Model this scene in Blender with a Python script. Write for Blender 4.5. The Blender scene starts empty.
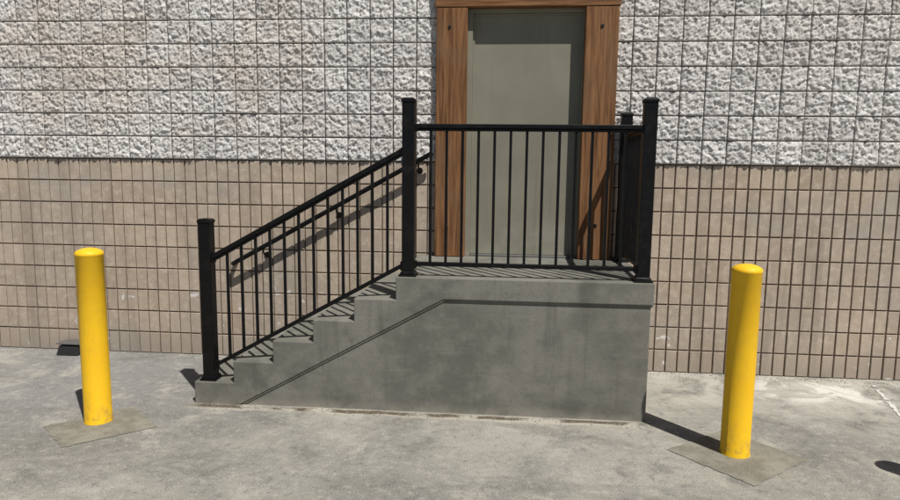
import bpy, math, random
import numpy as np
from mathutils import Vector, Matrix
random.seed(4); rng=np.random.default_rng(7)
sc=bpy.context.scene
sc.view_settings.view_transform='Standard'; sc.view_settings.look='None'; sc.view_settings.exposure=0

# ---------- helpers ----------
class MB:
    def __init__(s): s.v=[]; s.f=[]
    def hexa(s,c):
        b=len(s.v); s.v+=[tuple(p) for p in c]
        for q in [(0,3,2,1),(4,5,6,7),(0,1,5,4),(1,2,6,5),(2,3,7,6),(3,0,4,7)]: s.f.append(tuple(b+i for i in q))
    def box(s,x0,x1,y0,y1,z0,z1):
        s.hexa([(x0,y0,z0),(x1,y0,z0),(x1,y1,z0),(x0,y1,z0),(x0,y0,z1),(x1,y0,z1),(x1,y1,z1),(x0,y1,z1)])
    def rail(s,p0,p1,w,h):
        p0=Vector(p0);p1=Vector(p1);d=(p1-p0);n=Vector((-d.y,d.x,0)).normalized()*w/2;u=Vector((0,0,h/2))
        s.hexa([p0+n-u,p0-n-u,p1-n-u,p1+n-u,p0+n+u,p0-n+u,p1-n+u,p1+n+u])
    def frustum(s,cx,cy,z0,z1,a,b):
        s.hexa([(cx-a,cy-a,z0),(cx+a,cy-a,z0),(cx+a,cy+a,z0),(cx-a,cy+a,z0),(cx-b,cy-b,z1),(cx+b,cy-b,z1),(cx+b,cy+b,z1),(cx-b,cy+b,z1)])
    def cyl(s,p0,p1,r,n=16,cap=True):
        p0=Vector(p0);p1=Vector(p1);d=(p1-p0).normalized()
        a=d.orthogonal().normalized();b2=d.cross(a);b=len(s.v)
        for p in (p0,p1):
            for i in range(n):
                t=2*math.pi*i/n; s.v.append(tuple(p+a*r*math.cos(t)+b2*r*math.sin(t)))
        for i in range(n):
            j=(i+1)%n; s.f.append((b+i,b+j,b+n+j,b+n+i))
        if cap: s.f.append(tuple(b+i for i in range(n))[::-1]); s.f.append(tuple(b+n+i for i in range(n)))
    def prism(s,pts,y0,y1):
        b=len(s.v);n=len(pts)
        for y in (y0,y1):
            for x,z in pts: s.v.append((x,y,z))
        s.f.append(tuple(b+i for i in range(n))); s.f.append(tuple(b+n+i for i in range(n))[::-1])
        for i in range(n):
            j=(i+1)%n; s.f.append((b+j,b+i,b+n+i,b+n+j))
    def obj(s,name,mat,parent=None,bevel=0,smooth=False,seg=2):
        m=bpy.data.meshes.new(name); m.from_pydata(s.v,[],s.f)
        import bmesh
        bm=bmesh.new(); bm.from_mesh(m); bmesh.ops.recalc_face_normals(bm,faces=bm.faces); bm.to_mesh(m); bm.free()
        m.materials.append(mat)
        o=bpy.data.objects.new(name,m); sc.collection.objects.link(o)
        if parent: o.parent=parent
        if bevel:
            md=o.modifiers.new('b','BEVEL'); md.width=bevel; md.segments=seg; md.limit_method='ANGLE'; md.angle_limit=math.radians(25)
        if smooth:
            for p in m.polygons: p.use_smooth=True
        return o
def empty(name,loc=(0,0,0)):
    e=bpy.data.objects.new(name,None); e.location=loc; sc.collection.objects.link(e); return e

class NT:
    def __init__(s,name):
        s.m=bpy.data.materials.new(name); s.m.use_nodes=True; s.t=s.m.node_tree; s.b=s.t.nodes['Principled BSDF']
        s.co=s.n('ShaderNodeTexCoord').outputs['Object']
    def n(s,k,**a):
        x=s.t.nodes.new(k)
        for q,v in a.items(): setattr(x,q,v)
        return x
    def link(s,a,b): s.t.links.new(a,b)
    def put(s,sock,v):
        if isinstance(v,bpy.types.NodeSocket): s.link(v,sock)
        elif v is not None:
            if isinstance(v,(tuple,list)) and len(v)==3 and sock.type=='RGBA': v=(*v,1)
            sock.default_value=v
    def map(s,scale=(1,1,1),loc=(0,0,0),rot=(0,0,0),vec=None):
        x=s.n('ShaderNodeMapping'); s.link(vec or s.co,x.inputs['Vector']); x.inputs['Scale'].default_value=scale; x.inputs['Location'].default_value=loc; x.inputs['Rotation'].default_value=rot
        return x.outputs[0]
    def noise(s,scale,detail=3,rough=.55,dist=0,vec=None):
        x=s.n('ShaderNodeTexNoise'); s.link(vec or s.co,x.inputs['Vector']); x.inputs['Scale'].default_value=scale; x.inputs['Detail'].default_value=detail; x.inputs['Roughness'].default_value=rough; x.inputs['Distortion'].default_value=dist
        return x.outputs['Fac']
    def voro(s,scale,feature='F1',vec=None,out='Distance'):
        x=s.n('ShaderNodeTexVoronoi',feature=feature); s.link(vec or s.co,x.inputs['Vector']); x.inputs['Scale'].default_value=scale
        return x.outputs[out]
    def ramp(s,f,a,b,c0=0.,c1=1.):
        x=s.n('ShaderNodeMapRange'); x.interpolation_type='SMOOTHSTEP'; s.put(x.inputs[0],f); x.inputs[1].default_value=a; x.inputs[2].default_value=b; x.inputs[3].default_value=c0; x.inputs[4].default_value=c1
        return x.outputs[0]
    def mix(s,f,a,b,mode='MIX'):
        x=s.n('ShaderNodeMix',data_type='RGBA',blend_type=mode); s.put(x.inputs[0],f); s.put(x.inputs[6],a); s.put(x.inputs[7],b); return x.outputs[2]
    def math(s,op,a,b=None,c=None):
        x=s.n('ShaderNodeMath',operation=op); s.put(x.inputs[0],a); s.put(x.inputs[1],b)
        if c is not None: s.put(x.inputs[2],c)
        return x.outputs[0]
    def xyz(s):
        x=s.n('ShaderNodeSeparateXYZ'); s.link(s.co,x.inputs[0]); return x.outputs
    def attr(s,name):
        x=s.n('ShaderNodeAttribute'); x.attribute_name=name; return x.outputs['Fac']
    def bump(s,h,strength,dist,prev=None):
        x=s.n('ShaderNodeBump'); s.put(x.inputs['Height'],h); x.inputs['Strength'].default_value=strength; x.inputs['Distance'].default_value=dist
        if prev: s.link(prev,x.inputs['Normal'])
        return x.outputs[0]
    def fin(s,col,rough=.8,nrm=None,spec=.3,metal=0):
        s.put(s.b.inputs['Base Color'],col); s.put(s.b.inputs['Roughness'],rough); s.b.inputs['Specular IOR Level'].default_value=spec; s.b.inputs['Metallic'].default_value=metal
        if nrm: s.link(nrm,s.b.inputs['Normal'])
        return s.m

# ---------- materials ----------
def m_split():
    t=NT('split_face_block_paint')
    a=t.noise(.9,4,.6); b=t.noise(11,4,.65); c=t.noise(75,3,.6); cell=t.attr('cell'); j=t.attr('joint')
    col=t.mix(t.ramp(cell,0,1),(.54,.525,.505),(.72,.705,.68))
    col=t.mix(t.ramp(b,.35,.7,0,.6),col,(.76,.745,.72))
    tan=t.math('MULTIPLY',t.ramp(a,.42,.62),t.ramp(t.xyz()[0],-.3,-2.8,.35,1.))
    col=t.mix(t.math('MULTIPLY',tan,.6),col,(.56,.485,.41))
    col=t.mix(t.ramp(c,.53,.66,0,.7),col,(.27,.245,.225))
    col=t.mix(t.math('MULTIPLY',j,.88),col,(.17,.15,.135))
    n=t.bump(t.noise(130,3,.7),.9,.0055)
    return t.fin(col,.92,n,.15)
def m_brick():
    t=NT('scored_block_paint')
    cell=t.attr('cell'); x,y,z=t.xyz()[0:3]
    a=t.noise(1.3,4,.6); b=t.noise(14,4,.65); c=t.noise(110,2,.6)
    col=t.mix(cell,(.375,.298,.226),(.52,.425,.33))
    col=t.mix(t.ramp(a,.42,.60,0,.7),col,(.39,.335,.275))
    col=t.mix(t.ramp(b,.46,.68,0,.6),col,(.58,.49,.395))
    col=t.mix(t.ramp(b,.43,.28,0,.55),col,(.27,.22,.17))
    col=t.mix(t.ramp(c,.55,.68,0,.5),col,(.19,.15,.115))
    s=t.noise(1,4,.6,vec=t.map((5,5,.6)))
    col=t.mix(t.ramp(s,.50,.68,0,.55),col,(.27,.225,.18))
    s4=t.noise(.8,5,.65,.5,vec=t.map((1,1,1.6),loc=(4,1,7)))
    col=t.mix(t.ramp(s4,.52,.66,0,.45),col,(.37,.345,.31))
    d=t.math('MULTIPLY',t.ramp(z,.36,.0),t.ramp(b,.25,.65,.2,1))
    col=t.mix(t.math('MULTIPLY',d,.6),col,(.24,.21,.18))
    e=t.math('MULTIPLY',t.ramp(t.noise(6,4,.55,.8),.66,.70),t.ramp(z,.95,.5))
    col=t.mix(e,col,(.66,.65,.63))
    n=t.bump(t.noise(95,4,.7),.5,.004)
    return t.fin(col,.85,n,.2)
def m_mortar():
    t=NT('mortar'); return t.fin(t.mix(t.noise(20),(.085,.065,.05),(.165,.128,.098)),.95,None,.1)
def m_conc():
    t=NT('stair_concrete')
    x,y,z=t.xyz()[0:3]
    a=t.noise(1.5,5,.62,.6); b=t.noise(6,5,.65); c=t.noise(80,3,.6)
    col=t.mix(t.ramp(a,.34,.64),(.130,.129,.110),(.198,.194,.167))
    col=t.mix(t.ramp(b,.45,.70,0,.5),col,(.235,.229,.198))
    col=t.mix(t.ramp(b,.45,.27,0,.5),col,(.098,.096,.083))
    s=t.noise(1,4,.6,vec=t.map((2.5,2.5,14)))
    col=t.mix(t.ramp(s,.52,.70,0,.3),col,(.245,.24,.208))
    s2=t.noise(1,4,.6,vec=t.map((11,11,.9)))
    col=t.mix(t.ramp(s2,.54,.70,0,.4),col,(.098,.095,.082))
    col=t.mix(t.ramp(c,.55,.70,0,.45),col,(.085,.083,.072))
    sp=t.ramp(t.voro(24),.11,.05); sp=t.math('MULTIPLY',sp,t.ramp(a,.48,.56))
    col=t.mix(t.math('MULTIPLY',sp,.8),col,(.045,.045,.04))
    col=t.mix(t.math('MULTIPLY',t.ramp(z,.08,.0),t.ramp(b,.3,.6,.3,1)),col,(.26,.24,.20))
    n=t.bump(t.noise(26,6,.7),.35,.006)
    return t.fin(col,.82,n,.2)
def m_ground():
    t=NT('weathered_pavement')
    x,y,z=t.xyz()[0:3]
    a=t.noise(.55,5,.6,.6); b=t.noise(2.4,6,.7,.5); c=t.noise(17,4,.7); f=t.noise(120,3,.7)
    col=t.mix(t.ramp(a,.38,.62),(.235,.228,.200),(.355,.338,.29))
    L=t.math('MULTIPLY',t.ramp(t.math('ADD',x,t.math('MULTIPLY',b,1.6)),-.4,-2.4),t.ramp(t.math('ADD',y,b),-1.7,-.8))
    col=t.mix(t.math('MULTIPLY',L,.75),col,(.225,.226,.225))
    col=t.mix(t.ramp(b,.5,.66,0,.75),col,(.42,.40,.345))
    col=t.mix(t.ramp(b,.48,.34,0,.75),col,(.165,.162,.144))
    st=t.noise(1,5,.65,.8,vec=t.map((.5,2.0,1),rot=(0,0,.5)))
    col=t.mix(t.ramp(st,.53,.64,0,.5),col,(.17,.165,.145))
    col=t.mix(t.ramp(c,.52,.68,0,.5),col,(.43,.415,.365))
    col=t.mix(t.ramp(c,.46,.30,0,.55),col,(.12,.117,.105))
    col=t.mix(t.ramp(f,.53,.66,0,.7),col,(.080,.078,.071))
    col=t.mix(t.ramp(f,.46,.34,0,.55),col,(.52,.50,.45))
    dx=t.math('MULTIPLY',t.ramp(x,1.0,1.5),t.ramp(y,-1.35,-.35))
    du=t.math('MULTIPLY',dx,t.ramp(b,.40,.58))
    col=t.mix(t.math('MULTIPLY',du,.6),col,(.50,.475,.42))
    w=t.math('MULTIPLY',t.ramp(x,1.9,2.3),t.ramp(x,3.2,2.9)); w=t.math('MULTIPLY',w,t.math('MULTIPLY',t.ramp(y,-.8,-.5),t.ramp(y,-.05,-.25)))
    w=t.math('MULTIPLY',w,t.ramp(t.noise(3.2,5,.7,.5),.44,.56))
    col=t.mix(t.math('MULTIPLY',w,.85),col,(.68,.655,.60))
    yy=t.math('ADD',y,t.math('MULTIPLY',t.math('SUBTRACT',t.noise(3.5,5,.6),.5),.12))
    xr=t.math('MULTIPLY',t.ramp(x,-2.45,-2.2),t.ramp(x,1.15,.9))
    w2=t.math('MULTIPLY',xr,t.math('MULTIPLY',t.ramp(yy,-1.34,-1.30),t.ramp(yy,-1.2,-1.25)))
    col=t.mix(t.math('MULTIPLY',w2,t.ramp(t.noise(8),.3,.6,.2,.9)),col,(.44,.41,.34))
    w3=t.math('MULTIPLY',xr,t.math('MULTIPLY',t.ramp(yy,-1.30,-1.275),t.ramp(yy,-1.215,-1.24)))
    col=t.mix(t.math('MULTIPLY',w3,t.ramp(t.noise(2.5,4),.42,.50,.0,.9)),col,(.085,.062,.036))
    nz=t.n('ShaderNodeTexNoise'); nz.inputs['Scale'].default_value=3; t.link(t.co,nz.inputs['Vector'])
    ad=t.n('ShaderNodeVectorMath',operation='MULTIPLY_ADD'); t.link(nz.outputs['Color'],ad.inputs[0]); ad.inputs[1].default_value=(.4,.4,.0); t.link(t.co,ad.inputs[2])
    cr=t.ramp(t.voro(.5,'DISTANCE_TO_EDGE',vec=ad.outputs[0]),.0045,.0)
    cr=t.math('MULTIPLY',cr,t.ramp(a,.46,.58))
    col=t.mix(t.math('MULTIPLY',cr,.35),col,(.10,.097,.085))
    n=t.bump(t.math('ADD',c,t.math('MULTIPLY',f,.6)),.6,.009)
    return t.fin(col,.85,n,.2)
def m_patch():
    t=NT('patch_concrete')
    b=t.noise(5,5,.65); c=t.noise(60,4,.6); f=t.noise(120,3,.7)
    col=t.mix(t.ramp(b,.38,.64),(.185,.175,.140),(.275,.26,.213))
    col=t.mix(t.ramp(c,.5,.72,0,.5),col,(.35,.335,.285))
    col=t.mix(t.ramp(f,.53,.68,0,.6),col,(.085,.08,.068))
    return t.fin(col,.85,t.bump(c,.5,.004),.2)
def m_black():
    t=NT('black_powder_coat')
    col=t.mix(t.ramp(t.noise(14,3,.6),.5,.75),(.004,.004,.0045),(.010,.0095,.009))
    return t.fin(col,t.ramp(t.noise(30,2),.3,.7,.32,.46),None,.22)
def m_yellow():
    t=NT('yellow_plastic_sleeve'); x,y,z=t.xyz()[0:3]
    col=t.mix(t.noise(3,3),(.84,.47,.010),(.91,.56,.02))
    dirt=t.math('MULTIPLY',t.ramp(z,.25,.0,.12,1),t.ramp(t.noise(18,4,.65),.4,.7))
    col=t.mix(t.math('MULTIPLY',dirt,.65),col,(.30,.20,.06))
    sc_=t.ramp(t.noise(1,4,.6,vec=t.map((60,60,7))),.60,.68,0,.4)
    col=t.mix(sc_,col,(.55,.33,.05))
    return t.fin(col,t.ramp(t.noise(25,3),.3,.7,.42,.62),t.bump(t.noise(40,3),.06,.002),.3)
def wood(name,m1,m2,m3):
    t=NT(name)
    g=t.noise(1,5,.6,1.2,vec=t.map(m1)); g2=t.noise(1,4,.6,.3,vec=t.map(m2))
    col=t.mix(t.ramp(g,.3,.7),(.125,.054,.022),(.275,.138,.060))
    col=t.mix(t.ramp(g2,.48,.68,0,.7),col,(.068,.031,.014))
    col=t.mix(t.ramp(t.noise(2.2,4),.48,.7,0,.55),col,(.19,.115,.062))
    kn=t.ramp(t.voro(1,vec=t.map(m3)),.17,.05)
    col=t.mix(t.math('MULTIPLY',kn,.8),col,(.04,.018,.009))
    return t.fin(col,.7,t.bump(g2,.5,.003),.2)
def m_door():
    t=NT('door_paint'); x,y,z=t.xyz()[0:3]
    col=t.mix(t.ramp(t.noise(2.2,4),.35,.7),(.205,.196,.150),(.240,.230,.177))
    s=t.ramp(t.noise(1,4,.6,vec=t.map((14,14,.8))),.55,.75,0,.4)
    col=t.mix(s,col,(.155,.147,.112))
    col=t.mix(t.math('MULTIPLY',t.ramp(z,1.5,1.0),t.ramp(t.noise(7,4),.4,.7,.1,.6)),col,(.32,.305,.255))
    return t.fin(col,.5,t.bump(t.noise(60,3),.08,.002),.3)
def simple(name,c,r=.7,metal=0,var=.2):
    t=NT(name); n=t.noise(18,4,.6)
    return t.fin(t.mix(n,tuple(k*(1-var) for k in c),tuple(min(1,k*(1+var)) for k in c)),r,None,.3,metal)
MS,MBk,MM,MC,MG,MP,MK,MY,MD=m_split(),m_brick(),m_mortar(),m_conc(),m_ground(),m_patch(),m_black(),m_yellow(),m_door()
MW=wood('stained_timber',(22,22,1.3),(110,110,3),(6,6,1.8)); MWH=wood('stained_timber_header',(1.3,22,22),(3,110,110),(1.8,6,6))
M_steel=simple('galvanised_steel',(.20,.20,.19),.5,.6); M_bolt=simple('bolt_black',(.02,.018,.016),.6); M_rub=simple('black_rubber',(.018,.018,.018),.8)
M_roof=simple('roof_membrane',(.3,.3,.29),.9); M_white=simple('worn_white_paint',(.58,.565,.52),.8)
M_side=simple('side_wall_paint',(.45,.40,.36),.9)

# ---------- ground ----------
g=MB(); S=300
g.v=[(-S,-S,0),(S,-S,0),(S,S,0),(-S,S,0)]; g.f=[(0,1,2,3)]
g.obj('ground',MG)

# ---------- building ----------
B=empty('masonry_building')
U=.2032; CX0,CX1=-30,26
OX0,OX1,OZ=-.50,.75,3.20
ZB=9*U; ROWS=10; XW0,XW1=CX0*U,CX1*U
ZT=ZB+ROWS*U
m=MB(); YB=.010
m.box(XW0,OX0,YB,.25,-.1,ZT); m.box(OX1,XW1,YB,.25,-.1,ZT); m.box(OX0,OX1,YB,.25,OZ,ZT)
m.obj('wall_core',MM,B)
verts=[];faces=[];cell=[]; hw=U/2
for r in range(9):
    for c in range(CX0*2,CX1*2):
        x0=c*hw+.0042;x1=(c+1)*hw-.0042;z0=r*U+.0050;z1=(r+1)*U-.0050
        if c%4==0: x0+=.0012
        if c%4==3: x1-=.0012
        if x1>OX0+.02 and x0<OX1-.02: continue
        bl=((c+(2 if r%2 else 0))//4)
        random.seed(bl*131+r*17); base=random.random(); off=random.uniform(-.0018,.0018)
        random.seed(c*37+r*911); cv=min(1,max(0,.65*base+.35*random.random())); ch=.0035
        j=lambda:random.uniform(-.0009,.0009)
        b=len(verts)
        verts+=[(x0+j(),.011,z0),(x1+j(),.011,z0),(x1+j(),.011,z1),(x0+j(),.011,z1),
                (x0+ch+j(),off,z0+ch+j()),(x1-ch+j(),off,z0+ch+j()),(x1-ch+j(),off,z1-ch+j()),(x0+ch+j(),off,z1-ch+j())]
        faces+=[(b+4,b+5,b+6,b+7),(b,b+1,b+5,b+4),(b+1,b+2,b+6,b+5),(b+2,b+3,b+7,b+6),(b+3,b,b+4,b+7)]
        cell+=[cv]*8
me=bpy.data.meshes.new('lower_block_courses'); me.from_pydata(verts,[],faces); me.materials.append(MBk)
at=me.attributes.new('cell','FLOAT','POINT'); at.data.foreach_set('value',cell)
o=bpy.data.objects.new('lower_block_courses',me); sc.collection.objects.link(o); o.parent=B

def vnoise(x,z,s,seed):
    r=np.random.default_rng(seed); N=512; G=r.random((N,N))
    X=x*s;Z=z*s; xi=np.floor(X).astype(int);zi=np.floor(Z).astype(int);fx=X-xi;fz=Z-zi
    fx=fx*fx*(3-2*fx);fz=fz*fz*(3-2*fz)
    g=lambda a,b:G[a%N,b%N]
    return (g(xi,zi)*(1-fx)+g(xi+1,zi)*fx)*(1-fz)+(g(xi,zi+1)*(1-fx)+g(xi+1,zi+1)*fx)*fz-.5
def facets(x,z,s,seed,tilt,amp):
    r=np.random.default_rng(seed); N=512; J=r.random((N,N,2)); T=(r.random((N,N,2))-.5)*2*tilt; A=(r.random((N,N))-.5)*2*amp
    X=x*s;Z=z*s; xi=np.floor(X).astype(int);zi=np.floor(Z).astype(int)
    best=np.full(x.shape,9.);h=np.zeros(x.shape)
    for a in (-1,0,1):
        for b in (-1,0,1):
            i=(xi+a);k=(zi+b);im=i%N;km=k%N
            dx=X-(i+J[im,km,0]);dz=Z-(k+J[im,km,1]);d=dx*dx+dz*dz
            hh=A[im,km]+(T[im,km,0]*dx+T[im,km,1]*dz)/s
            w=d<best; best=np.where(w,d,best);h=np.where(w,hh,h)
    return h
K=24
offs=[.0,.0036]+list(np.linspace(.0058,U-.0058,K))+[U-.0036]
xs=np.array([c*U+q for c in range(CX0,CX1) for q in offs]+[CX1*U]); zs=np.array([ZB+r*U+q for r in range(ROWS) for q in offs]+[ZT])
kx=np.array([(0 if i%len(offs) in (0,1,len(offs)-1) else 1) for i in range(len(xs))]); kz=np.array([(0 if i%len(offs) in (0,1,len(offs)-1) else 1) for i in range(len(zs))])
X,Z=np.meshgrid(xs,zs,indexing='ij'); face=np.outer(kx,kz).astype(float)
ci=np.floor(X/U+1e-6).astype(int); ri=np.floor((Z-ZB)/U+1e-6).astype(int)
RB=np.random.default_rng(5).random((400,60)); RT=(np.random.default_rng(6).random((400,60,2))-.5)
blk=((ci+(ri%2)+400)//2); bv=RB[blk%400,ri]
lx=(X-ci*U)/U-.5; lz=(Z-ZB-ri*U)/U-.5
wx=X+vnoise(X,Z,40,21)*.02; wz=Z+vnoise(X,Z,40,22)*.02
h=facets(wx,wz,58,1,.75,.0028)+facets(wx+3,wz+5,23,2,.34,.003)+.0042*vnoise(X,Z,130,4)+.004*vnoise(X,Z,16,3)
h+=RT[ci%400,ri,0]*lx*.016+RT[ci%400,ri,1]*lz*.016+(bv-.5)*.006
edge=np.clip(np.minimum(.5-np.abs(lx),.5-np.abs(lz))/.06,0,1)
h=h*(.6+.4*edge)+.004*edge
Y=np.where(face>.5,-(.013+np.clip(h,-.009,.024)),.001)
Xj=X+np.where(face>.5,vnoise(X,Z,60,8)*.003,vnoise(X,Z,25,9)*.002)
Zj=Z+np.where(face>.5,vnoise(X,Z,60,10)*.003,vnoise(X,Z,25,11)*.002)
nx,nz=X.shape; co=np.stack([Xj,Y,Zj],-1).reshape(-1,3)
I=np.arange(nx*nz).reshape(nx,nz); q=np.stack([I[:-1,:-1],I[1:,:-1],I[1:,1:],I[:-1,1:]],-1).reshape(-1,4)
cxm=co[q].mean(1); keep=~((cxm[:,0]>OX0)&(cxm[:,0]<OX1)&(cxm[:,2]<OZ)); q=q[keep]
me=bpy.data.meshes.new('upper_split_face_courses'); me.vertices.add(len(co)); me.vertices.foreach_set('co',co.ravel())
me.loops.add(len(q)*4); me.loops.foreach_set('vertex_index',q.ravel()); me.polygons.add(len(q)); me.polygons.foreach_set('loop_start',np.arange(len(q))*4)
me.update(calc_edges=True); me.validate(); me.materials.append(MS)
cv=(.6*bv+.4*RB[(ci+200)%400,ri]).ravel()
at=me.attributes.new('cell','FLOAT','POINT'); at.data.foreach_set('value',cv.astype(np.float32))
at=me.attributes.new('joint','FLOAT','POINT'); at.data.foreach_set('value',(1-face).ravel().astype(np.float32))
o=bpy.data.objects.new('upper_split_face_courses',me); sc.collection.objects.link(o); o.parent=B
m=MB(); m.box(XW0,XW0+.25,.26,12,-.1,ZT-.01); m.box(XW1-.25,XW1,.26,12,-.1,ZT-.01); m.box(XW0,XW1,12.01,12.2,-.1,ZT-.01); m.obj('side_walls',M_side,B)
m=MB(); m.box(XW0-.05,XW1+.05,-.05,12.3,ZT+.005,ZT+.12); m.obj('roof',M_roof,B)
m=MB(); m.box(-.323,.595,.05,.095,1.018,3.085); m.obj('metal_door',MD,B,.002)
m=MB()
for a,b in ((-.385,-.328),(.600,.660)): m.box(a,b,.0,.12,1.0,3.145)
m.box(-.3275,.5995,.001,.12,3.090,3.145)
m.box(-.328,-.312,.035,.048,1.02,3.089); m.box(.585,.600,.035,.048,1.02,3.089); m.box(-.3115,.5845,.035,.048,3.075,3.0895)
m.obj('door_frame',MD,B,.0025)
m=MB(); m.box(-.3275,.5995,-.005,.12,1.0005,1.016); m.obj('door_threshold',M_steel,B,.003)
m=MB(); m.box(-.40,.68,.125,.15,.9,3.2); m.obj('interior_backing',M_rub,B)
m=MB(); m.box(-.634,-.371,-.085,.03,1.002,3.118); m.box(.613,.886,-.085,.03,1.002,3.118); m.obj('timber_jambs',MW,B,.007)
m=MB(); m.box(-.645,.897,-.090,.03,3.121,3.40); m.obj('timber_header',MWH,B,.007)
m=MB()
for x,z in [(-.52,2.96),(-.53,1.25),(.75,2.96),(.755,1.3)]:
    m.cyl((x,-.084,z),(x,-.089,z),.015,16); m.cyl((x,-.088,z),(x,-.096,z),.009,6)
m.obj('timber_bolts',M_bolt,B)

# ---------- stairs ----------
ST=empty('concrete_stairs')
L0,R0=-2.308,1.026; T=.305; H=1/6
prof=[]
for i in range(5): prof+=[(L0+i*T,i*H),(L0+i*T,(i+1)*H)]
prof+=[(L0+5*T,5*H),(L0+5*T,1.0),(R0,1.0)]
prof[0]=(L0,-.05)
poly=prof+[(R0,.845),(-.440,.845),(-1.965,0.0),(-2.055,-.05)]
m=MB(); m.prism(poly,-1.22,-.001); m.obj('stair_treads_and_stringer',MC,ST,.007,seg=3)
m=MB(); m.prism([(-2.08,-.05),(R0-.016,-.05),(R0-.016,.88),(-.47,.88)],-1.202,-.002); m.obj('recessed_base_panel',MC,ST,.006)
m=MB(); m.prism([(R0-.008,.87),(R0-.008,.83),(-.436,.83),(-1.935,.0),(-1.96,.02),(-.452,.87)],-1.211,-.003)
m.obj('panel_chamfer_strip',MC,ST,.003)

# ---------- guardrail ----------
GR=empty('black_guardrail'); YR=-1.14
posts=[(-2.212,YR,H,1.385),(-.703,YR,1.0,2.258),(.953,YR,1.0,2.262),(.972,-.13,1.0,2.25)]
m=MB()
for x,y,z0,z1 in posts: m.box(x-.044,x+.044,y-.044,y+.044,z0+.005,z1-.028)
m.obj('posts',MK,GR,.005)
m=MB()
for x,y,z0,z1 in posts:
    m.box(x-.049,x+.049,y-.049,y+.049,z1-.030,z1-.008); m.frustum(x,y,z1-.0075,z1+.002,.047,.034)
m.obj('post_caps',MK,GR,.003)
m=MB()
for x,y,z0,z1 in posts:
    m.box(x-.064,x+.064,y-.064,y+.064,z0+.0005,z0+.014); m.frustum(x,y,z0+.0145,z0+.034,.056,.050)
m.obj('post_base_skirts',MK,GR,.003)
m=MB()
tz=2.066; bz=1.088
m.rail((-.659,YR,tz),(.909,YR,tz),.052,.030); m.rail((-.659,YR,tz-.025),(.909,YR,tz-.025),.034,.018); m.rail((-.659,YR,bz),(.909,YR,bz),.034,.030)
a=(.9535,YR+.045); b=(.9715,-.175)
m.rail((*a,tz),(*b,tz),.052,.030); m.rail((*a,tz-.025),(*b,tz-.025),.034,.018); m.rail((*a,bz),(*b,bz),.034,.030)
sx0,sx1=-2.167,-.748
ztop=lambda x:1.125+(x+2.128)*.5575
zbot=lambda x:.302+(x+2.125)*.5600
m.rail((sx0,YR,ztop(sx0)),(sx1,YR,ztop(sx1)),.052,.038); m.rail((sx0,YR,ztop(sx0)-.029),(sx1,YR,ztop(sx1)-.029),.034,.020); m.rail((sx0,YR,zbot(sx0)),(sx1,YR,zbot(sx1)),.034,.034)
m.obj('rails',MK,GR,.004)
m=MB(); s=.0095
n=13
for i in range(1,n+1):
    x=-.659+i*(1.568)/(n+1); m.box(x-s,x+s,YR-s,YR+s,bz+.01,tz-.03)
n=12
for i in range(1,n+1):
    x=sx0+i*(sx1-sx0)/(n+1); m.box(x-s,x+s,YR-s,YR+s,zbot(x)+.008,ztop(x)-.034)
n=8
for i in range(1,n+1):
    k=i/(n+1); x=a[0]+(b[0]-a[0])*k; y=a[1]+(b[1]-a[1])*k; m.box(x-s,x+s,y-s,y+s,bz+.01,tz-.03)
m.obj('balusters',MK,GR,.0015,seg=1)
m=MB()
for (x,z) in [(-.655,tz-.01),(.905,tz-.01),(-.655,bz),(.905,bz)]: m.box(x-.012,x+.012,YR-.030,YR+.030,z-.028,z+.022)
for x in (sx0,sx1):
    for z in (ztop(x)-.01,zbot(x)): m.box(x-.012,x+.012,YR-.030,YR+.030,z-.034,z+.030)
m.obj('rail_brackets',MK,GR,.003)

# ---------- wall handrail ----------
HR=empty('wall_handrail')
cu=bpy.data.curves.new('rail_tube','CURVE'); cu.dimensions='3D'; cu.bevel_depth=.021; cu.bevel_resolution=5; cu.use_fill_caps=True
yh=-.105
p0=Vector((-2.43,yh,.915)); p1=Vector((-.655,yh,1.905)); d=(p1-p0).normalized()
pts=[Vector((p0.x-.055,-.004,p0.z-.03)),Vector((p0.x-.055,yh+.05,p0.z-.03)),Vector((p0.x-.04,yh+.012,p0.z-.022)),p0,p0+d*.1]+[p0.lerp(p1,k/8) for k in range(1,8)]+[p1-d*.08,p1]
sp=cu.splines.new('POLY'); sp.points.add(len(pts)-1)
for i,p in enumerate(pts): sp.points[i].co=(*p,1)
cu.materials.append(MK); o=bpy.data.objects.new('rail_tube',cu); sc.collection.objects.link(o); o.parent=HR
m=MB()
for k in (.14,.52,.93):
    c=p0.lerp(p1,k)
    m.cyl((c.x,-.001,c.z-.085),(c.x,-.011,c.z-.085),.028,20)
    pr=[Vector((c.x,-.008,c.z-.085)),Vector((c.x,-.05,c.z-.085)),Vector((c.x,-.085,c.z-.07)),Vector((c.x,yh,c.z-.04)),Vector((c.x,yh,c.z-.012))]
    for i in range(4): m.cyl(pr[i],pr[i+1],.008,10)
m.obj('wall_brackets',MK,HR)

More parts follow.
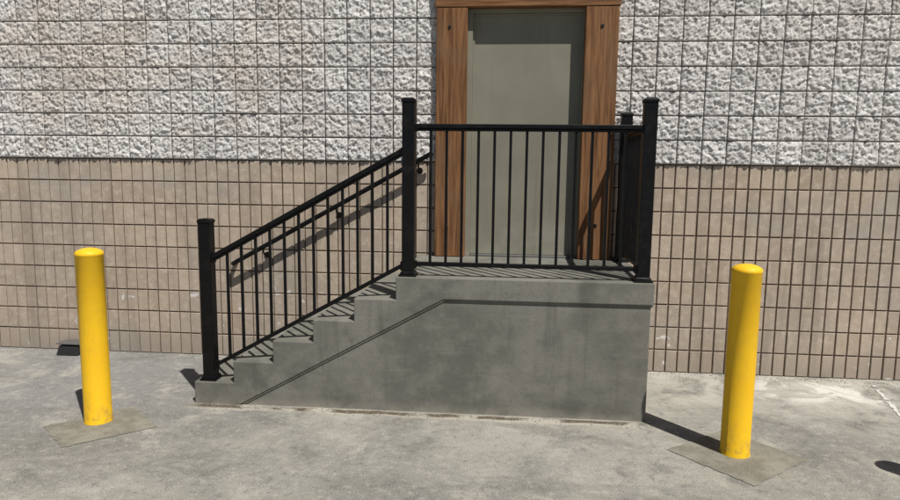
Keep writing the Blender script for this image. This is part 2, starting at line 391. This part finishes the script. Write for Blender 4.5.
# ---------- bollards ----------
def bollard(x,y):
    r=.0875; pr=[(r+.004,0),(r+.004,.004),(r,.012),(r,.60),(r,1.160),(r+.0025,1.163),(r+.0025,1.176),(r-.001,1.182),(r*.93,1.190),(r*.78,1.198),(r*.55,1.206),(r*.28,1.211),(0.0,1.213)]
    n=64; v=[];f=[]
    for k,(a,z) in enumerate(pr[:-1]):
        for i in range(n):
            t=2*math.pi*i/n; v.append((a*math.cos(t),a*math.sin(t),z))
    v.append((0,0,pr[-1][1])); K2=len(pr)-1
    for k in range(K2-1):
        for i in range(n):
            j=(i+1)%n; f.append((k*n+i,k*n+j,(k+1)*n+j,(k+1)*n+i))
    for i in range(n): f.append(((K2-1)*n+i,(K2-1)*n+(i+1)%n,len(v)-1))
    me=bpy.data.meshes.new('yellow_bollard'); me.from_pydata(v,[],f); me.materials.append(MY)
    for p in me.polygons: p.use_smooth=True
    o=bpy.data.objects.new('yellow_bollard',me); o.location=(x,y,.003); o.rotation_euler=(0,0,random.random()*6); sc.collection.objects.link(o)
    return o
bollard(-2.80,-1.635); bollard(1.470,-1.665); bollard(2.83,-2.33)  # last one is added out of view, a guessed caster for the right-edge shadow
def patch(c):
    c=[Vector(p) for p in c]; pts=[]
    rr=random.Random(3)
    for i in range(4):
        a,b=c[i],c[(i+1)%4]; nn=Vector((-(b-a).y,(b-a).x)).normalized()
        for k in range(14): pts.append(a.lerp(b,k/14)+nn*rr.uniform(-.007,.007))
    m=MB(); m.v=[(p.x,p.y,.004) for p in pts]; m.f=[tuple(range(len(pts)))]
    m.obj('concrete_patch',MP)
patch([(-3.10,-1.777),(-2.756,-2.074),(-2.34,-1.688),(-2.714,-1.334)])
patch([(1.052,-1.665),(1.434,-2.113),(1.89,-1.715),(1.52,-1.29)])
patch([(2.42,-2.35),(2.82,-2.77),(3.24,-2.37),(2.84,-1.96)])

m=MB(); rr=random.Random(9); pl=[(3.10-.010*k+rr.uniform(-.008,.008),-.16-.04*k) for k in range(60)]
for k,(x,y) in enumerate(pl):
    w=.015+rr.uniform(-.009,.010); m.v+=[(x-w,y,.004),(x+w,y,.004)]
for k in range(len(pl)-1):
    if rr.random()<.8: m.f.append((2*k,2*k+1,2*k+3,2*k+2))
m.obj('painted_line',M_white)
e=empty('black_drain_box'); m=MB(); m.hexa([(-4.16,-.20,.0),(-3.95,-.20,.0),(-3.95,-.03,.0),(-4.16,-.03,.0),(-4.15,-.17,.085),(-3.96,-.17,.085),(-3.96,-.03,.10),(-4.15,-.03,.10)]); m.obj('body',M_rub,e,.006)
m=MB(); m.box(-4.17,-3.94,-.18,-.03,.101,.112); m.obj('lid',M_steel,e,.003)
m=MB(); rr=random.Random(21)
def stone(x,y,r):
    b=len(m.v); k=[(1,0,0),(0,1,0),(-1,0,0),(0,-1,0),(0,0,1)]
    for p in k: m.v.append((x+p[0]*r*rr.uniform(.6,1.2),y+p[1]*r*rr.uniform(.6,1.2),p[2]*r*rr.uniform(.5,1)+.002))
    for q in [(0,1,4),(1,2,4),(2,3,4),(3,0,4)]: m.f.append(tuple(b+i for i in q))
for i in range(1800):
    x=rr.uniform(-6,5)
    if -2.32<x<1.04: y=-1.22-abs(rr.gauss(0,.05))-.01
    else: y=-abs(rr.gauss(0,.09))-.01
    stone(x,y,rr.uniform(.0015,.0075))
for i in range(1100):
    x=rr.uniform(-5,4); y=rr.uniform(-3.6,-.1)
    if -2.4<x<1.1 and y>-1.25: continue
    stone(x,y,rr.uniform(.001,.005))
m.obj('gravel',simple('grit',(.26,.24,.20),.9,0,.5))

# ---------- light ----------
EL,AZ=math.radians(58),math.radians(39)
sd=Vector((math.sin(AZ)*math.cos(EL),-math.cos(AZ)*math.cos(EL),math.sin(EL)))
l=bpy.data.lights.new('sun','SUN'); l.energy=5; l.angle=math.radians(.53); l.color=(1,.965,.91)
o=bpy.data.objects.new('sun',l); o.rotation_euler=sd.to_track_quat('Z','Y').to_euler(); o.location=sd*20; sc.collection.objects.link(o)
w=bpy.data.worlds.new('World'); sc.world=w; w.use_nodes=True; nt=w.node_tree
sk=nt.nodes.new('ShaderNodeTexSky'); sk.sky_type='NISHITA'; sk.sun_disc=False; sk.sun_elevation=EL; sk.sun_rotation=math.pi-AZ
sk.air_density=.55; sk.dust_density=.25; sk.ozone_density=1.0
nt.links.new(sk.outputs[0],nt.nodes['Background'].inputs[0]); nt.nodes['Background'].inputs[1].default_value=.05

# ---------- camera ----------
f,yaw,pit,rol,HH,DD=650.79,.08726,.12446,.0117,1.77166,5.75005
F=Vector((-math.sin(yaw)*math.cos(pit),math.cos(yaw)*math.cos(pit),-math.sin(pit))); R=Vector((math.cos(yaw),math.sin(yaw),0)); Uu=R.cross(F)
R2=R*math.cos(rol)+Uu*math.sin(rol); U2=-R*math.sin(rol)+Uu*math.cos(rol)
cam=bpy.data.cameras.new('camera'); cam.lens=f/900*36; cam.sensor_width=36; cam.clip_end=1000; cam.clip_start=.05
co_=bpy.data.objects.new('camera',cam); M=Matrix((R2,U2,-F)).transposed().to_4x4(); M.translation=Vector((0,-DD,HH)); co_.matrix_world=M
sc.collection.objects.link(co_); sc.camera=co_
